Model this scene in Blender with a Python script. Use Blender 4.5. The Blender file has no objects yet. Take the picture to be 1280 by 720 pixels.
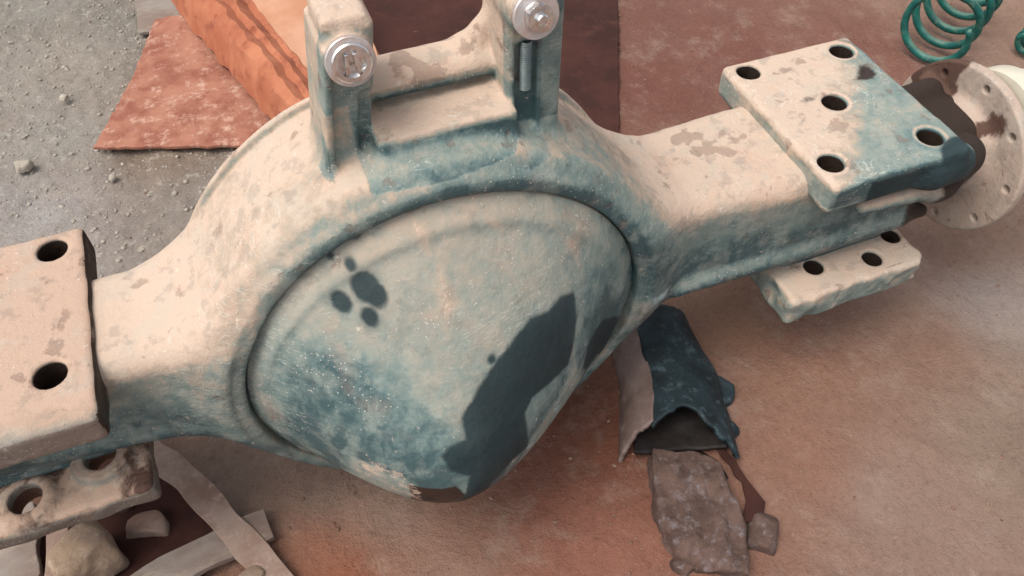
import bpy, bmesh, math, random
import numpy as np
from mathutils import Matrix, Vector
random.seed(7); rng = np.random.default_rng(7)
S = bpy.context.scene
COL = S.collection

# ------------------------------------------------------------ camera, sky, sun, exposure
GZ = 0.04                                   # height of the ground
cam = bpy.data.cameras.new('camera'); co = bpy.data.objects.new('camera', cam); COL.objects.link(co)
n_ = Vector((.0049, .6352, .7723)).normalized()
b_ = Vector((.9314, .2781, -.2347)); b_ = (b_ - n_ * b_.dot(n_)).normalized()
a_ = n_.cross(b_)
M = Matrix((b_, a_, n_)).to_4x4()           # rows: world x, y, z seen in camera axes
M.translation = Vector((-.1363, -.5953, 1.0489))
co.matrix_world = M
cam.sensor_width = 36; cam.lens = 36 * 1026 / 1280
cam.clip_start = .02; cam.clip_end = 200
S.camera = co
w = bpy.data.worlds.new('World'); S.world = w; w.use_nodes = True
wn = w.node_tree.nodes; wl = w.node_tree.links
SUN_EL, SUN_AZ = 64, -100                    # degrees; azimuth from +y towards +x
sky = wn.new('ShaderNodeTexSky'); sky.sky_type = 'NISHITA'; sky.sun_disc = False
sky.sun_elevation = math.radians(SUN_EL); sky.sun_rotation = math.radians(SUN_AZ)
sky.dust_density = 4.0; sky.ozone_density = 1.0; sky.air_density = .8
wn['Background'].inputs['Strength'].default_value = .15
hs = wn.new('ShaderNodeHueSaturation'); hs.inputs['Saturation'].default_value = .30     # thin overcast: the sky light is nearly white
wl.new(sky.outputs[0], hs.inputs['Color']); wl.new(hs.outputs[0], wn['Background'].inputs['Color'])
sd = bpy.data.lights.new('sun', 'SUN'); so = bpy.data.objects.new('sun', sd); COL.objects.link(so)
sd.energy = 1.15; sd.angle = math.radians(35); sd.color = (1, .93, .84)
dv = Vector((math.sin(math.radians(SUN_AZ)) * math.cos(math.radians(SUN_EL)), math.cos(math.radians(SUN_AZ)) * math.cos(math.radians(SUN_EL)), math.sin(math.radians(SUN_EL))))
so.rotation_euler = dv.to_track_quat('Z', 'Y').to_euler()
S.view_settings.view_transform = 'Standard'; S.view_settings.look = 'None'
S.view_settings.exposure = .66; S.view_settings.gamma = 1
S.cycles.max_bounces = 6

# ------------------------------------------------------------ helpers
def lin(r, g, b, k=1.0):
    f = lambda c: ((c / 255 + .055) / 1.055) ** 2.4 if c > 10 else c / 255 / 12.92
    return (f(r) * k, f(g) * k, f(b) * k, 1)

def _hash(ix, iy, iz, seed):
    h = (ix.astype(np.int64) * 374761393 + iy.astype(np.int64) * 668265263 + iz.astype(np.int64) * 2147483647 + seed * 974634777) & 0xffffffff
    h = ((h ^ (h >> 13)) * 1274126177) & 0xffffffff
    return ((h ^ (h >> 16)) & 0xffff) / 65535.0
def vnoise(P, scale, seed=0, octv=1):
    P = np.asarray(P, float); out = 0; amp = 1; tot = 0
    for o in range(octv):
        Q = P * scale + 37.1 * o + 100; i = np.floor(Q); t = Q - i; t = t * t * (3 - 2 * t)
        r = 0
        for dx in (0, 1):
            for dy in (0, 1):
                for dz in (0, 1):
                    wgt = (t[:, 0] if dx else 1 - t[:, 0]) * (t[:, 1] if dy else 1 - t[:, 1]) * (t[:, 2] if dz else 1 - t[:, 2])
                    r = r + wgt * _hash(i[:, 0] + dx, i[:, 1] + dy, i[:, 2] + dz, seed + o)
        out = out + amp * (r * 2 - 1); tot += amp; amp *= .5; scale *= 2.03
    return out / tot

def mk(name, V, F, mat, parent=None, smooth=True, attrs=None, colors=None):
    me = bpy.data.meshes.new(name)
    V = np.asarray(V, float)
    if isinstance(F, np.ndarray):
        k = F.shape[1]; n = len(F)
        me.vertices.add(len(V)); me.vertices.foreach_set('co', V.ravel())
        me.loops.add(n * k); me.loops.foreach_set('vertex_index', F.ravel().astype(np.int32))
        me.polygons.add(n); me.polygons.foreach_set('loop_start', np.arange(0, n * k, k, dtype=np.int32))
        me.update(calc_edges=True); me.validate()
    else:
        me.from_pydata([tuple(v) for v in V], [], F); me.update()
    if smooth: me.polygons.foreach_set('use_smooth', [True] * len(me.polygons))
    for k_, a in (attrs or {}).items():
        at = me.attributes.new(k_, 'FLOAT', 'POINT'); at.data.foreach_set('value', np.asarray(a, np.float32))
    if colors is not None:
        at = me.attributes.new('soil', 'FLOAT_COLOR', 'POINT'); at.data.foreach_set('color', np.asarray(colors, np.float32).ravel())
    me.materials.append(mat)
    o = bpy.data.objects.new(name, me); COL.objects.link(o)
    if parent is not None: o.parent = parent
    return o
def bmo(name, bm, mat, parent=None, smooth=False, bevel=0, seg=2):
    bmesh.ops.recalc_face_normals(bm, faces=bm.faces)
    me = bpy.data.meshes.new(name); bm.to_mesh(me); bm.free(); me.materials.append(mat)
    if smooth: me.polygons.foreach_set('use_smooth', [True] * len(me.polygons))
    o = bpy.data.objects.new(name, me); COL.objects.link(o)
    if parent is not None: o.parent = parent
    if bevel:
        m = o.modifiers.new('bevel', 'BEVEL'); m.width = bevel; m.segments = seg; m.limit_method = 'ANGLE'
    return o
def thing(name, label, cat, loc=(0, 0, 0), group=None):
    o = bpy.data.objects.new(name, None); COL.objects.link(o); o.location = loc; o.empty_display_size = .05
    o['label'] = label; o['category'] = cat
    if group: o['group'] = group
    return o
def tag(o, label, cat, group=None):
    o['label'] = label; o['category'] = cat
    if group: o['group'] = group
    return o

# signed-distance modelling: castings are one blended surface each
def rbox(P, c, h, r=0.0):
    q = [np.abs(P[i] - c[i]) - (h[i] - r) for i in range(3)]
    out = np.sqrt(np.maximum(q[0], 0) ** 2 + np.maximum(q[1], 0) ** 2 + np.maximum(q[2], 0) ** 2)
    return out + np.minimum(np.maximum(q[0], np.maximum(q[1], q[2])), 0) - r
def cyl(P, c, ax, rad, hh, r=0.0):
    o = [i for i in range(3) if i != ax]
    d = np.sqrt((P[o[0]] - c[o[0]]) ** 2 + (P[o[1]] - c[o[1]]) ** 2) - rad + r
    e = np.abs(P[ax] - c[ax]) - hh + r
    return np.sqrt(np.maximum(d, 0) ** 2 + np.maximum(e, 0) ** 2) + np.minimum(np.maximum(d, e), 0) - r
def torus(P, c, ax, R_, r_):
    o = [i for i in range(3) if i != ax]
    d = np.sqrt((P[o[0]] - c[o[0]]) ** 2 + (P[o[1]] - c[o[1]]) ** 2) - R_
    return np.sqrt(d * d + (P[ax] - c[ax]) ** 2) - r_
def seg(P, a, b, ra, rb):
    a = np.array(a, float); b = np.array(b, float); d = b - a; L = (d * d).sum()
    t = np.clip(sum((P[i] - a[i]) * d[i] for i in range(3)) / L, 0, 1)
    return np.sqrt(sum((P[i] - a[i] - t * d[i]) ** 2 for i in range(3))) - (ra + (rb - ra) * t)
def smin(a, b, k):
    h = np.clip(.5 + .5 * (b - a) / k, 0, 1)
    return b + (a - b) * h - k * h * (1 - h)
def smax(a, b, k): return -smin(-a, -b, k)

def surfnet(fn, lo, hi, step):
    xs = [np.arange(lo[i], hi[i] + step, step, dtype=np.float32) for i in range(3)]
    P = [xs[0][:, None, None], xs[1][None, :, None], xs[2][None, None, :]]
    v = fn(P).astype(np.float32)
    v = np.broadcast_to(v, tuple(len(a) for a in xs))
    s = v < 0; n = np.array(v.shape) - 1
    cnt = np.zeros(n, np.int8)
    cr = [(a, b, c) for a in (0, 1) for b in (0, 1) for c in (0, 1)]
    for a, b, c in cr: cnt += s[a:a + n[0], b:b + n[1], c:c + n[2]]
    act = np.argwhere((cnt > 0) & (cnt < 8))
    idx = -np.ones(n, np.int32); idx[act[:, 0], act[:, 1], act[:, 2]] = np.arange(len(act))
    acc = np.zeros((len(act), 3)); num = np.zeros(len(act))
    for c0 in cr:
        for ax in range(3):
            if c0[ax]: continue
            c1 = list(c0); c1[ax] = 1
            A = v[act[:, 0] + c0[0], act[:, 1] + c0[1], act[:, 2] + c0[2]]; B = v[act[:, 0] + c1[0], act[:, 1] + c1[1], act[:, 2] + c1[2]]
            m = (A < 0) != (B < 0); t = A / np.where(m, A - B, 1)
            p = np.tile(np.array(c0, float), (len(act), 1)); p[:, ax] += t
            acc[m] += p[m]; num[m] += 1
    V = np.array([xs[i][0] for i in range(3)]) + (act + acc / num[:, None]) * step
    F = []
    for ax in range(3):
        u, w_ = (ax + 1) % 3, (ax + 2) % 3
        sl0 = [slice(None)] * 3; sl1 = [slice(None)] * 3; sl0[ax] = slice(0, -1); sl1[ax] = slice(1, None)
        e = np.argwhere(s[tuple(sl0)] != s[tuple(sl1)])
        e = e[(e[:, u] > 0) & (e[:, w_] > 0) & (e[:, u] < n[u]) & (e[:, w_] < n[w_])]
        flip = s[e[:, 0], e[:, 1], e[:, 2]]
        def g(du, dw):
            q = e.copy(); q[:, u] -= du; q[:, w_] -= dw
            return idx[q[:, 0], q[:, 1], q[:, 2]]
        Q = np.stack([g(1, 1), g(0, 1), g(0, 0), g(1, 0)], 1)
        Q[~flip] = Q[~flip][:, ::-1]
        F.append(Q)
    return V, np.concatenate(F)

def poly_sd(px, pz, poly):                    # signed distance, positive inside
    poly = np.array(poly, float); n = len(poly); d = np.full(px.shape, 1e9); ins = np.zeros(px.shape, bool)
    for i in range(n):
        a, b = poly[i], poly[(i + 1) % n]; e = b - a
        wx, wz = px - a[0], pz - a[1]
        t = np.clip((wx * e[0] + wz * e[1]) / (e @ e), 0, 1)
        d = np.minimum(d, np.hypot(wx - t * e[0], wz - t * e[1]))
        c = ((a[1] > pz) != (b[1] > pz)) & (px < (b[0] - a[0]) * (pz - a[1]) / (b[1] - a[1] + 1e-12) + a[0])
        ins ^= c
    return np.where(ins, d, -d)

# ------------------------------------------------------------ materials
class NT:
    def __init__(s, name):
        s.m = bpy.data.materials.new(name); s.m.use_nodes = True; s.t = s.m.node_tree
        s.b = s.t.nodes['Principled BSDF']; s.pos = s.t.nodes.new('ShaderNodeNewGeometry')
        s.p = s.pos.outputs['Position']
        s.b.inputs['Specular IOR Level'].default_value = .3
    def n(s, ty): return s.t.nodes.new(ty)
    def set(s, sock, v):
        if hasattr(v, 'is_linked'): s.t.links.new(v, sock)
        elif isinstance(v, (tuple, list)) and len(v) == 3 and sock.type == 'RGBA': sock.default_value = (*v, 1)
        else: sock.default_value = v
    def noise(s, sc, det=4, rough=.6, dist=0, vec=None, stretch=None):
        q = s.n('ShaderNodeTexNoise'); s.set(q.inputs['Scale'], sc); s.set(q.inputs['Detail'], det); s.set(q.inputs['Roughness'], rough); s.set(q.inputs['Distortion'], dist)
        v = vec or s.p
        if stretch:
            mp = s.n('ShaderNodeMapping'); mp.inputs['Scale'].default_value = stretch; s.set(mp.inputs['Vector'], v); v = mp.outputs[0]
        s.set(q.inputs['Vector'], v); return q.outputs['Fac']
    def vor(s, sc, feature='F1', rand=1):
        q = s.n('ShaderNodeTexVoronoi'); q.feature = feature; s.set(q.inputs['Scale'], sc); s.set(q.inputs['Vector'], s.p); return q
    def math(s, op, a, b=0, c=0):
        q = s.n('ShaderNodeMath'); q.operation = op
        for i, v in enumerate((a, b, c)): s.set(q.inputs[i], v)
        return q.outputs[0]
    def rng(s, v, a, b, c=0, d=1, smooth=True):
        q = s.n('ShaderNodeMapRange'); q.interpolation_type = 'SMOOTHSTEP' if smooth else 'LINEAR'
        for i, x in enumerate((v, a, b, c, d)): s.set(q.inputs[i], x)
        return q.outputs[0]
    def mix(s, f, a, b, bt='MIX'):
        q = s.n('ShaderNodeMix'); q.data_type = 'RGBA'; q.blend_type = bt
        s.set(q.inputs[0], f); s.set(q.inputs[6], a); s.set(q.inputs[7], b); return q.outputs[2]
    def ramp(s, f, stops):
        q = s.n('ShaderNodeValToRGB'); e = q.color_ramp.elements
        while len(e) < len(stops): e.new(.5)
        for x, (p, c) in zip(e, stops): x.position = p; x.color = c
        s.set(q.inputs[0], f); return q.outputs[0]
    def attr(s, name, col=False):
        q = s.n('ShaderNodeAttribute'); q.attribute_name = name; return q.outputs['Color' if col else 'Fac']
    def nz(s):
        q = s.n('ShaderNodeSeparateXYZ'); s.set(q.inputs[0], s.pos.outputs['Normal']); return q.outputs
    def bump(s, h, strength=.5, dist=.002):
        q = s.n('ShaderNodeBump'); q.inputs['Strength'].default_value = strength; q.inputs['Distance'].default_value = dist
        s.set(q.inputs['Height'], h); s.set(s.b.inputs['Normal'], q.outputs[0])
    def out(s, col, rough=.8, metal=0):
        s.set(s.b.inputs['Base Color'], col); s.set(s.b.inputs['Roughness'], rough); s.set(s.b.inputs['Metallic'], metal); return s.m

TAN = lin(208, 184, 164, .82); TAN2 = lin(192, 172, 152, .78); PALE = lin(158, 167, 157, .70); TEAL = lin(126, 148, 144, .66); DEEP = lin(82, 110, 113, .60)
STAIN_SHADE = lin(32, 54, 60, .55); BROWN = lin(112, 84, 72, .6); RUST = lin(140, 85, 62, .8)

def casting(name, bias=0., tint=None, tmix=0., brown=.0, stops=(.0, .22, .44, .66, .86), bs=.65):
    """weathered blue-green paint under dried tan mud: mud lies where the surface faces up"""
    s = NT(name); N = s.nz()
    d = s.math('MULTIPLY_ADD', N[2], .62, .20 + bias)
    d = s.math('ADD', d, s.attr('dust'))
    d = s.math('ADD', d, s.math('MULTIPLY', s.math('SUBTRACT', s.noise(9, 5, .6, .4), .5), .55))
    d = s.math('ADD', d, s.math('MULTIPLY', s.math('SUBTRACT', s.noise(48, 7, .75, .15), .5), .95))
    d = s.math('ADD', d, s.math('MULTIPLY', s.math('SUBTRACT', s.noise(60, 4, .7, .3, stretch=(1, 1, .22)), .5), .45))
    c = s.ramp(d, list(zip(stops, (DEEP, TEAL, PALE, TAN2, TAN))))
    sc1 = s.rng(s.noise(26, 3, .5, 1.2, stretch=(1, 1, 7)), .485, .50); sc2 = s.rng(s.noise(26, 3, .5, 1.2, stretch=(1, 1, 7)), .50, .515, 1, 0)
    scr_ = s.math('MULTIPLY', s.math('MULTIPLY', sc1, sc2), s.rng(s.noise(8, 3), .50, .62))
    c = s.mix(s.math('MULTIPLY', scr_, .55), c, lin(214, 214, 202, .85))
    warm = s.rng(s.noise(14, 4, .6), .55, .75)
    c = s.mix(s.math('MULTIPLY', warm, .28), c, lin(200, 150, 125, .8))
    if tint is not None: c = s.mix(tmix, c, tint)
    # scraped bare spots and mud flecks
    pa = s.rng(s.noise(24, 6, .62, .1), .52, .60); pb = s.rng(s.noise(41, 6, .66, .1), .54, .62)
    c = s.mix(s.math('MULTIPLY', pa, .22), c, lin(176, 178, 166, .85)); c = s.mix(s.math('MULTIPLY', pb, .24), c, lin(112, 116, 112, .7))
    pit = s.rng(s.math('ADD', s.noise(34, 4, .55, .1), s.attr('flecks')), .635, .70)
    c = s.mix(s.math('MULTIPLY', pit, .46), c, lin(132, 106, 92, .7))
    lit = s.rng(s.noise(85, 4, .7, .1), .66, .70); c = s.mix(s.math('MULTIPLY', lit, .6), c, lin(222, 208, 192, .85))
    fl = s.vor(210); spot = s.rng(fl.outputs['Distance'], .10, .20, 1, 0)
    fleck = s.math('MULTIPLY', spot, s.rng(s.math('ADD', s.noise(14, 4, .6), s.math('MULTIPLY', s.rng(d, .2, .7, 1, 0), .07)), .53, .64))
    c = s.mix(s.math('MULTIPLY', fleck, .8), c, lin(228, 222, 210, .85))
    if brown: c = s.mix(s.rng(s.math('ADD', s.noise(16, 5, .6, .5), s.attr('grime_shade')), .62, .72), c, BROWN)
    else: c = s.mix(s.rng(s.math('ADD', s.attr('grime_shade'), s.math('MULTIPLY', s.math('SUBTRACT', s.noise(45, 5), .5), .6)), .4, .6), c, lin(80, 64, 55, .4))
    st0 = s.attr('stain_shade')
    c = s.mix(s.rng(s.math('ADD', s.attr('glint'), s.math('MULTIPLY', s.math('SUBTRACT', s.noise(70, 5, .7, .2, stretch=(.5, 1, 1)), .5), 1.6)), .5, .75), c, lin(178, 204, 206, .85))
    c = s.mix(s.rng(s.math('ADD', s.attr('pale'), s.math('MULTIPLY', s.math('SUBTRACT', s.noise(60, 5, .75), .5), 1.8)), .5, .8), c, TAN)
    st = s.rng(s.math('ADD', st0, s.math('MULTIPLY', s.math('SUBTRACT', s.noise(110, 3, .6), .5), .004)), -.0028, .0022)
    halo = s.rng(s.math('ADD', st0, s.math('MULTIPLY', s.math('SUBTRACT', s.noise(40, 5, .7), .5), .02)), -.008, .002)
    c = s.mix(s.math('MULTIPLY', halo, .32), c, lin(86, 112, 112, .6))
    wet = s.mix(s.rng(s.math('ADD', s.noise(14, 5, .7), s.math('MULTIPLY', st0, -9)), .25, .75), STAIN_SHADE, lin(60, 82, 86, .55))
    c = s.mix(s.math('MULTIPLY', st, .94), c, wet)
    rough = s.mix(st, s.mix(s.rng(d, .1, .6), (.45, .45, .45), (.88, .88, .88)), (.62, .62, .62))
    h = s.math('ADD', s.noise(120, 6, .7), s.math('MULTIPLY', s.noise(35, 4, .6), .9)); h = s.math('ADD', h, s.math('MULTIPLY', pit, -.35)); h = s.math('ADD', h, s.math('MULTIPLY', s.rng(d, .3, .7), .3))
    h = s.math('SUBTRACT', s.math('ADD', h, s.math('MULTIPLY', fleck, .5)), s.math('MULTIPLY', st, .25))
    s.bump(h, bs, .0032)
    return s.out(c, rough)

M_house = casting('painted_casting')
M_cover = casting('painted_cover', bs=.40, bias=-.04, stops=(.0, .20, .42, .97, 1.0))
M_seatL = casting('muddy_seat_pink', bias=.10, tint=lin(186, 148, 126, .76), tmix=.45)
M_seatR = casting('muddy_seat_tan', bias=.10)
M_low = casting('grimy_clamp_plate', bias=-.02, brown=1, tint=lin(186, 132, 100, .85), tmix=.26)
M_disc = casting('dusty_disc', bias=.50, tint=lin(176, 160, 150, .75), tmix=.45, brown=1)

def simple(name, c1, c2, sc=20, rough=.8, metal=0, bumpd=.001, c3=None, streak=None, dustc=None):
    s = NT(name)
    c = s.mix(s.rng(s.noise(sc, 6, .65, .15, stretch=streak), .35, .65), c1, c2)
    if c3 is not None: c = s.mix(s.rng(s.noise(sc * 2.7, 6, .75, .1, stretch=streak), .50, .70), c, c3)
    if dustc is not None:
        N = s.nz(); c = s.mix(s.rng(s.math('ADD', N[2], s.math('MULTIPLY', s.math('SUBTRACT', s.noise(40, 5), .5), 1.2)), .5, 1.1), c, dustc)
    h = s.math('ADD', s.noise(sc * 6, 5, .7), s.noise(sc * 1.5, 4))
    s.bump(h, .6, bumpd)
    return s.out(c, rough, metal)
M_bolt = simple('worn_steel', lin(242, 242, 240), lin(200, 200, 200), 60, .22, 1.0, .00012, c3=lin(215, 190, 175, .9))
M_boltdusty = simple('dusty_steel', lin(205, 202, 200, .9), lin(200, 178, 168, .85), 70, .38, .5, .0002)
M_thread = simple('thread_steel', lin(138, 148, 146, .8), lin(112, 124, 124, .8), 80, .5, .3, .0004)
M_dark = simple('dark_scrap_shade', lin(34, 28, 26, .5), lin(46, 36, 30, .5), 40, .6, 0, .001)
M_rustplate = simple('rusty_plate', lin(176, 122, 100, .8), lin(150, 92, 74, .75), 16, .9, 0, .0018, c3=lin(196, 158, 138, .85))
M_brownplate = simple('brown_plate', lin(92, 50, 40, .48), lin(74, 40, 32, .46), 9, .85, 0, .001, c3=lin(100, 58, 47, .5))
M_redplate = simple('red_plate', lin(136, 86, 74, .75), lin(120, 72, 60, .75), 6, .9, 0, .001, c3=lin(148, 100, 84, .75))
M_orange = simple('orange_rust', lin(192, 124, 92, .8), lin(168, 98, 70, .8), 9, .85, 0, .0015, c3=lin(138, 76, 54, .8))
M_peach = simple('peach_rust', lin(205, 158, 130, .8), lin(190, 136, 104, .8), 7, .85, 0, .001)
M_strip = simple('dusty_strip', lin(160, 138, 124, .8), lin(140, 112, 98, .8), 18, .85, 0, .001, c3=lin(176, 150, 134, .8))
M_slab = simple('grey_slab', lin(150, 140, 130, .8), lin(128, 108, 98, .8), 14, .9, 0, .0015, c3=lin(165, 150, 135, .8), streak=(.4, 1, 1))
M_stone = simple('stone', lin(170, 145, 120, .8), lin(140, 118, 102, .8), 25, .9, 0, .002, c3=lin(185, 165, 145, .8))
M_coil = simple('green_enamel', lin(30, 108, 96, .8), lin(22, 84, 80, .8), 30, .4, 0, .0008, c3=lin(96, 124, 108, .8), dustc=lin(104, 140, 124, .8))
M_cream = simple('cream_tube', lin(222, 212, 190, .9), lin(206, 200, 182, .9), 8, .45, 0, .0004)
M_pebble = simple('pebble', lin(178, 168, 154, .8), lin(158, 148, 134, .8), 45, .9, 0, .001, c3=lin(196, 190, 180, .85))
M_scrapblock = simple('rough_block', lin(118, 94, 84, .7), lin(92, 72, 64, .65), 26, .95, 0, .005, c3=lin(136, 124, 124, .7))

# ------------------------------------------------------------ ground
def soil_field(X, Y):
    pts = [(-.55, 1.3, 152, 144, 130), (-.47, 1.08, 168, 156, 140), (-.5, .82, 166, 156, 142), (-.55, .62, 178, 168, 158), (-.5, .5, 174, 162, 150),
           (-.32, .52, 156, 142, 128), (-.3, .72, 150, 128, 112), (-.2, .5, 150, 138, 125), (-.35, 1.2, 150, 140, 126), (-.1, 1.0, 140, 110, 95), (.2, .9, 120, 76, 62),
           (.5, .75, 128, 80, 68), (.72, .8, 140, 94, 82), (.85, .6, 136, 86, 74), (.62, .55, 134, 84, 72), (1.0, .62, 146, 100, 86), (1.1, .5, 146, 96, 82),
           (1.3, .45, 168, 132, 116), (1.45, .6, 165, 130, 112), (.5, .12, 142, 110, 94), (.5, 0, 158, 116, 94), (.52, -.1, 164, 118, 98), (.9, .0, 158, 122, 104), (.95, .08, 158, 122, 104), (.95, -.25, 160, 140, 124),
           (.7, -.15, 162, 124, 106), (.88, -.12, 166, 148, 136), (.72, -.33, 158, 132, 116), (.5, -.35, 166, 134, 120), (.42, -.25, 166, 120, 102),
           (.17, -.12, 140, 84, 64), (.07, -.18, 160, 100, 80), (.1, -.25, 164, 106, 88), (-.02, -.17, 160, 116, 98), (-.12, -.12, 166, 136, 120), (-.19, -.06, 158, 130, 115),
           (-.3, 0, 166, 138, 122), (-.22, -.13, 172, 112, 88), (-.19, -.18, 168, 98, 70), (-.08, -.23, 168, 128, 112), (-.45, -.02, 120, 76, 56), (.05, .2, 130, 95, 78), (.6, .3, 150, 105, 88),
           (1.3, 0, 158, 132, 114), (1.3, -.4, 160, 138, 122), (-.9, .9, 160, 150, 136), (-.9, 0, 150, 120, 100), (.3, 1.5, 140, 100, 85), (1.5, 1.2, 160, 130, 112), (0, -.8, 160, 120, 100), (-.6, 2, 150, 142, 128)]
    Wt = 0; Cc = 0
    for x, y, r, g, b in pts:
        wgt = 1 / (((X - x) ** 2 + (Y - y) ** 2) + .0016) ** 1.6
        if r - b < 32: r, g, b = r * 1.02, g * 1.02, b * 1.06          # gravel keeps its grey
        Cc = Cc + wgt[:, None] * np.array(lin(r * .97, (g * .94 + r * .05), (b * .93 + r * .05), .80))[None, :]; Wt = Wt + wgt
    Cc = Cc / Wt[:, None]; Cc[:, 3] = 1
    return Cc
def gravel_mask(X, Y):
    P = np.stack([X, Y, 0 * X], 1)
    return np.clip(((-.06 - X + .10 * vnoise(P, 5, 3, 2)) / .16), 0, 1) * np.clip((Y - .2) / .15, 0, 1)
def axis(a, b, step, far, m):
    c = list(np.arange(a, b, step)); q = []
    t = step
    v = b
    while v < far: q.append(v); t *= 1.25; v += t
    t = step; v = a - step; p = []
    while v > -far: p.append(v); t *= 1.25; v -= t
    return np.array(p[::-1] + c + q)
gx = axis(-.8, 1.8, .0055, 25, 0); gy = axis(-.6, 1.6, .0055, 25, 0)
GX, GY = np.meshgrid(gx, gy, indexing='ij'); X = GX.ravel(); Y = GY.ravel(); P2 = np.stack([X, Y, 0 * X], 1)
grav = gravel_mask(X, Y)
def ground_h(X, Y, fine=True):
    P = np.stack([X, Y, 0 * X], 1); g = gravel_mask(X, Y)
    h = .012 * vnoise(P, 4, 11, 3) + .0055 * vnoise(P, 17, 12, 3)
    return GZ + h + g * .004 * vnoise(P, 55, 13, 2) + (1 - g) * .0016 * vnoise(P, 70, 14, 2)
Z = ground_h(X, Y)
near = np.exp(-((X - .0) ** 2 + (Y + .0) ** 2) / .03); Z = Z - near * .008
nx, ny = GX.shape; I = np.arange(nx * ny).reshape(nx, ny)
F = np.stack([I[:-1, :-1], I[1:, :-1], I[1:, 1:], I[:-1, 1:]], -1).reshape(-1, 4)
s = NT('soil')
c = s.attr('soil', True); g_ = s.attr('grav')
c = s.mix(s.math('MULTIPLY', s.rng(s.noise(7, 6, .7, .15), .35, .7), .4), c, s.mix(1, c, (.72, .62, .58), 'MULTIPLY'))
c = s.mix(s.math('MULTIPLY', s.rng(s.noise(16, 6, .72, .1), .48, .75), .40), c, lin(186, 166, 150, .8))
c = s.mix(s.math('MULTIPLY', s.rng(s.noise(120, 5, .75), .45, .7), .40), c, s.mix(1, c, (.55, .5, .46), 'MULTIPLY'))
c = s.mix(s.math('MULTIPLY', s.rng(s.noise(55, 4, .7, .3), .56, .66), s.math('MULTIPLY', g_, .5)), c, lin(196, 190, 176, .85))
vv = s.vor(140); c = s.mix(s.math('MULTIPLY', s.rng(s.noise(170, 3, .7), .64, .72), .28), c, lin(214, 190, 172, .85))
s.bump(s.math('ADD', s.noise(150, 6, .75), s.math('MULTIPLY', s.noise(40, 6, .75), 1.8)), .85, .006)
M_soil = s.out(c, .95)
gr = mk('ground', np.stack([X, Y, Z], 1), F, M_soil, attrs={'grav': grav}, colors=soil_field(X, Y)); gr['kind'] = 'structure'

# gravel: small crushed stones, one mass
ico = bmesh.new(); bmesh.ops.create_icosphere(ico, subdivisions=1, radius=1)
IV = np.array([v.co for v in ico.verts]); IF = np.array([[v.index for v in f.verts] for f in ico.faces]); ico.free()
def scatter(n, x0, x1, y0, y1, rmin, rmax, maskf):
    V = []; Fs = []; k = 0
    xs = rng.uniform(x0, x1, n); ys = rng.uniform(y0, y1, n); m = maskf(xs, ys); zs = ground_h(xs, ys)
    for x, y, z, q in zip(xs, ys, zs, m):
        if rng.random() > q: continue
        r = rmin + (rmax - rmin) * rng.random() ** 3.5
        sc = r * rng.uniform(.6, 1.25, 3); sc[2] *= .6; a = rng.uniform(0, 6.28); ca, sa = math.cos(a), math.sin(a)
        v = IV * rng.uniform(.75, 1.15, (len(IV), 1)) * sc; v = np.stack([v[:, 0] * ca - v[:, 1] * sa, v[:, 0] * sa + v[:, 1] * ca, v[:, 2]], 1)
        V.append(v + [x, y, z + sc[2] * .25]); Fs.append(IF + k); k += len(IV)
    return np.concatenate(V), np.concatenate(Fs)
V, F = scatter(7000, -.9, .15, .2, 1.7, .0012, .0055, lambda a, b: gravel_mask(a, b))
o = mk('gravel', V, F, M_pebble, smooth=False); o['kind'] = 'stuff'
V, F = scatter(7000, -.6, 1.8, -.6, 1.2, .0006, .0036, lambda a, b: .75 - .6 * gravel_mask(a, b))
M_grit = simple('grit', lin(160, 126, 106, .75), lin(128, 92, 76, .7), 45, .95, 0, .001, c3=lin(180, 158, 140, .8))
o = mk('grit', V, F, M_grit, smooth=False); o['kind'] = 'stuff'

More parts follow.
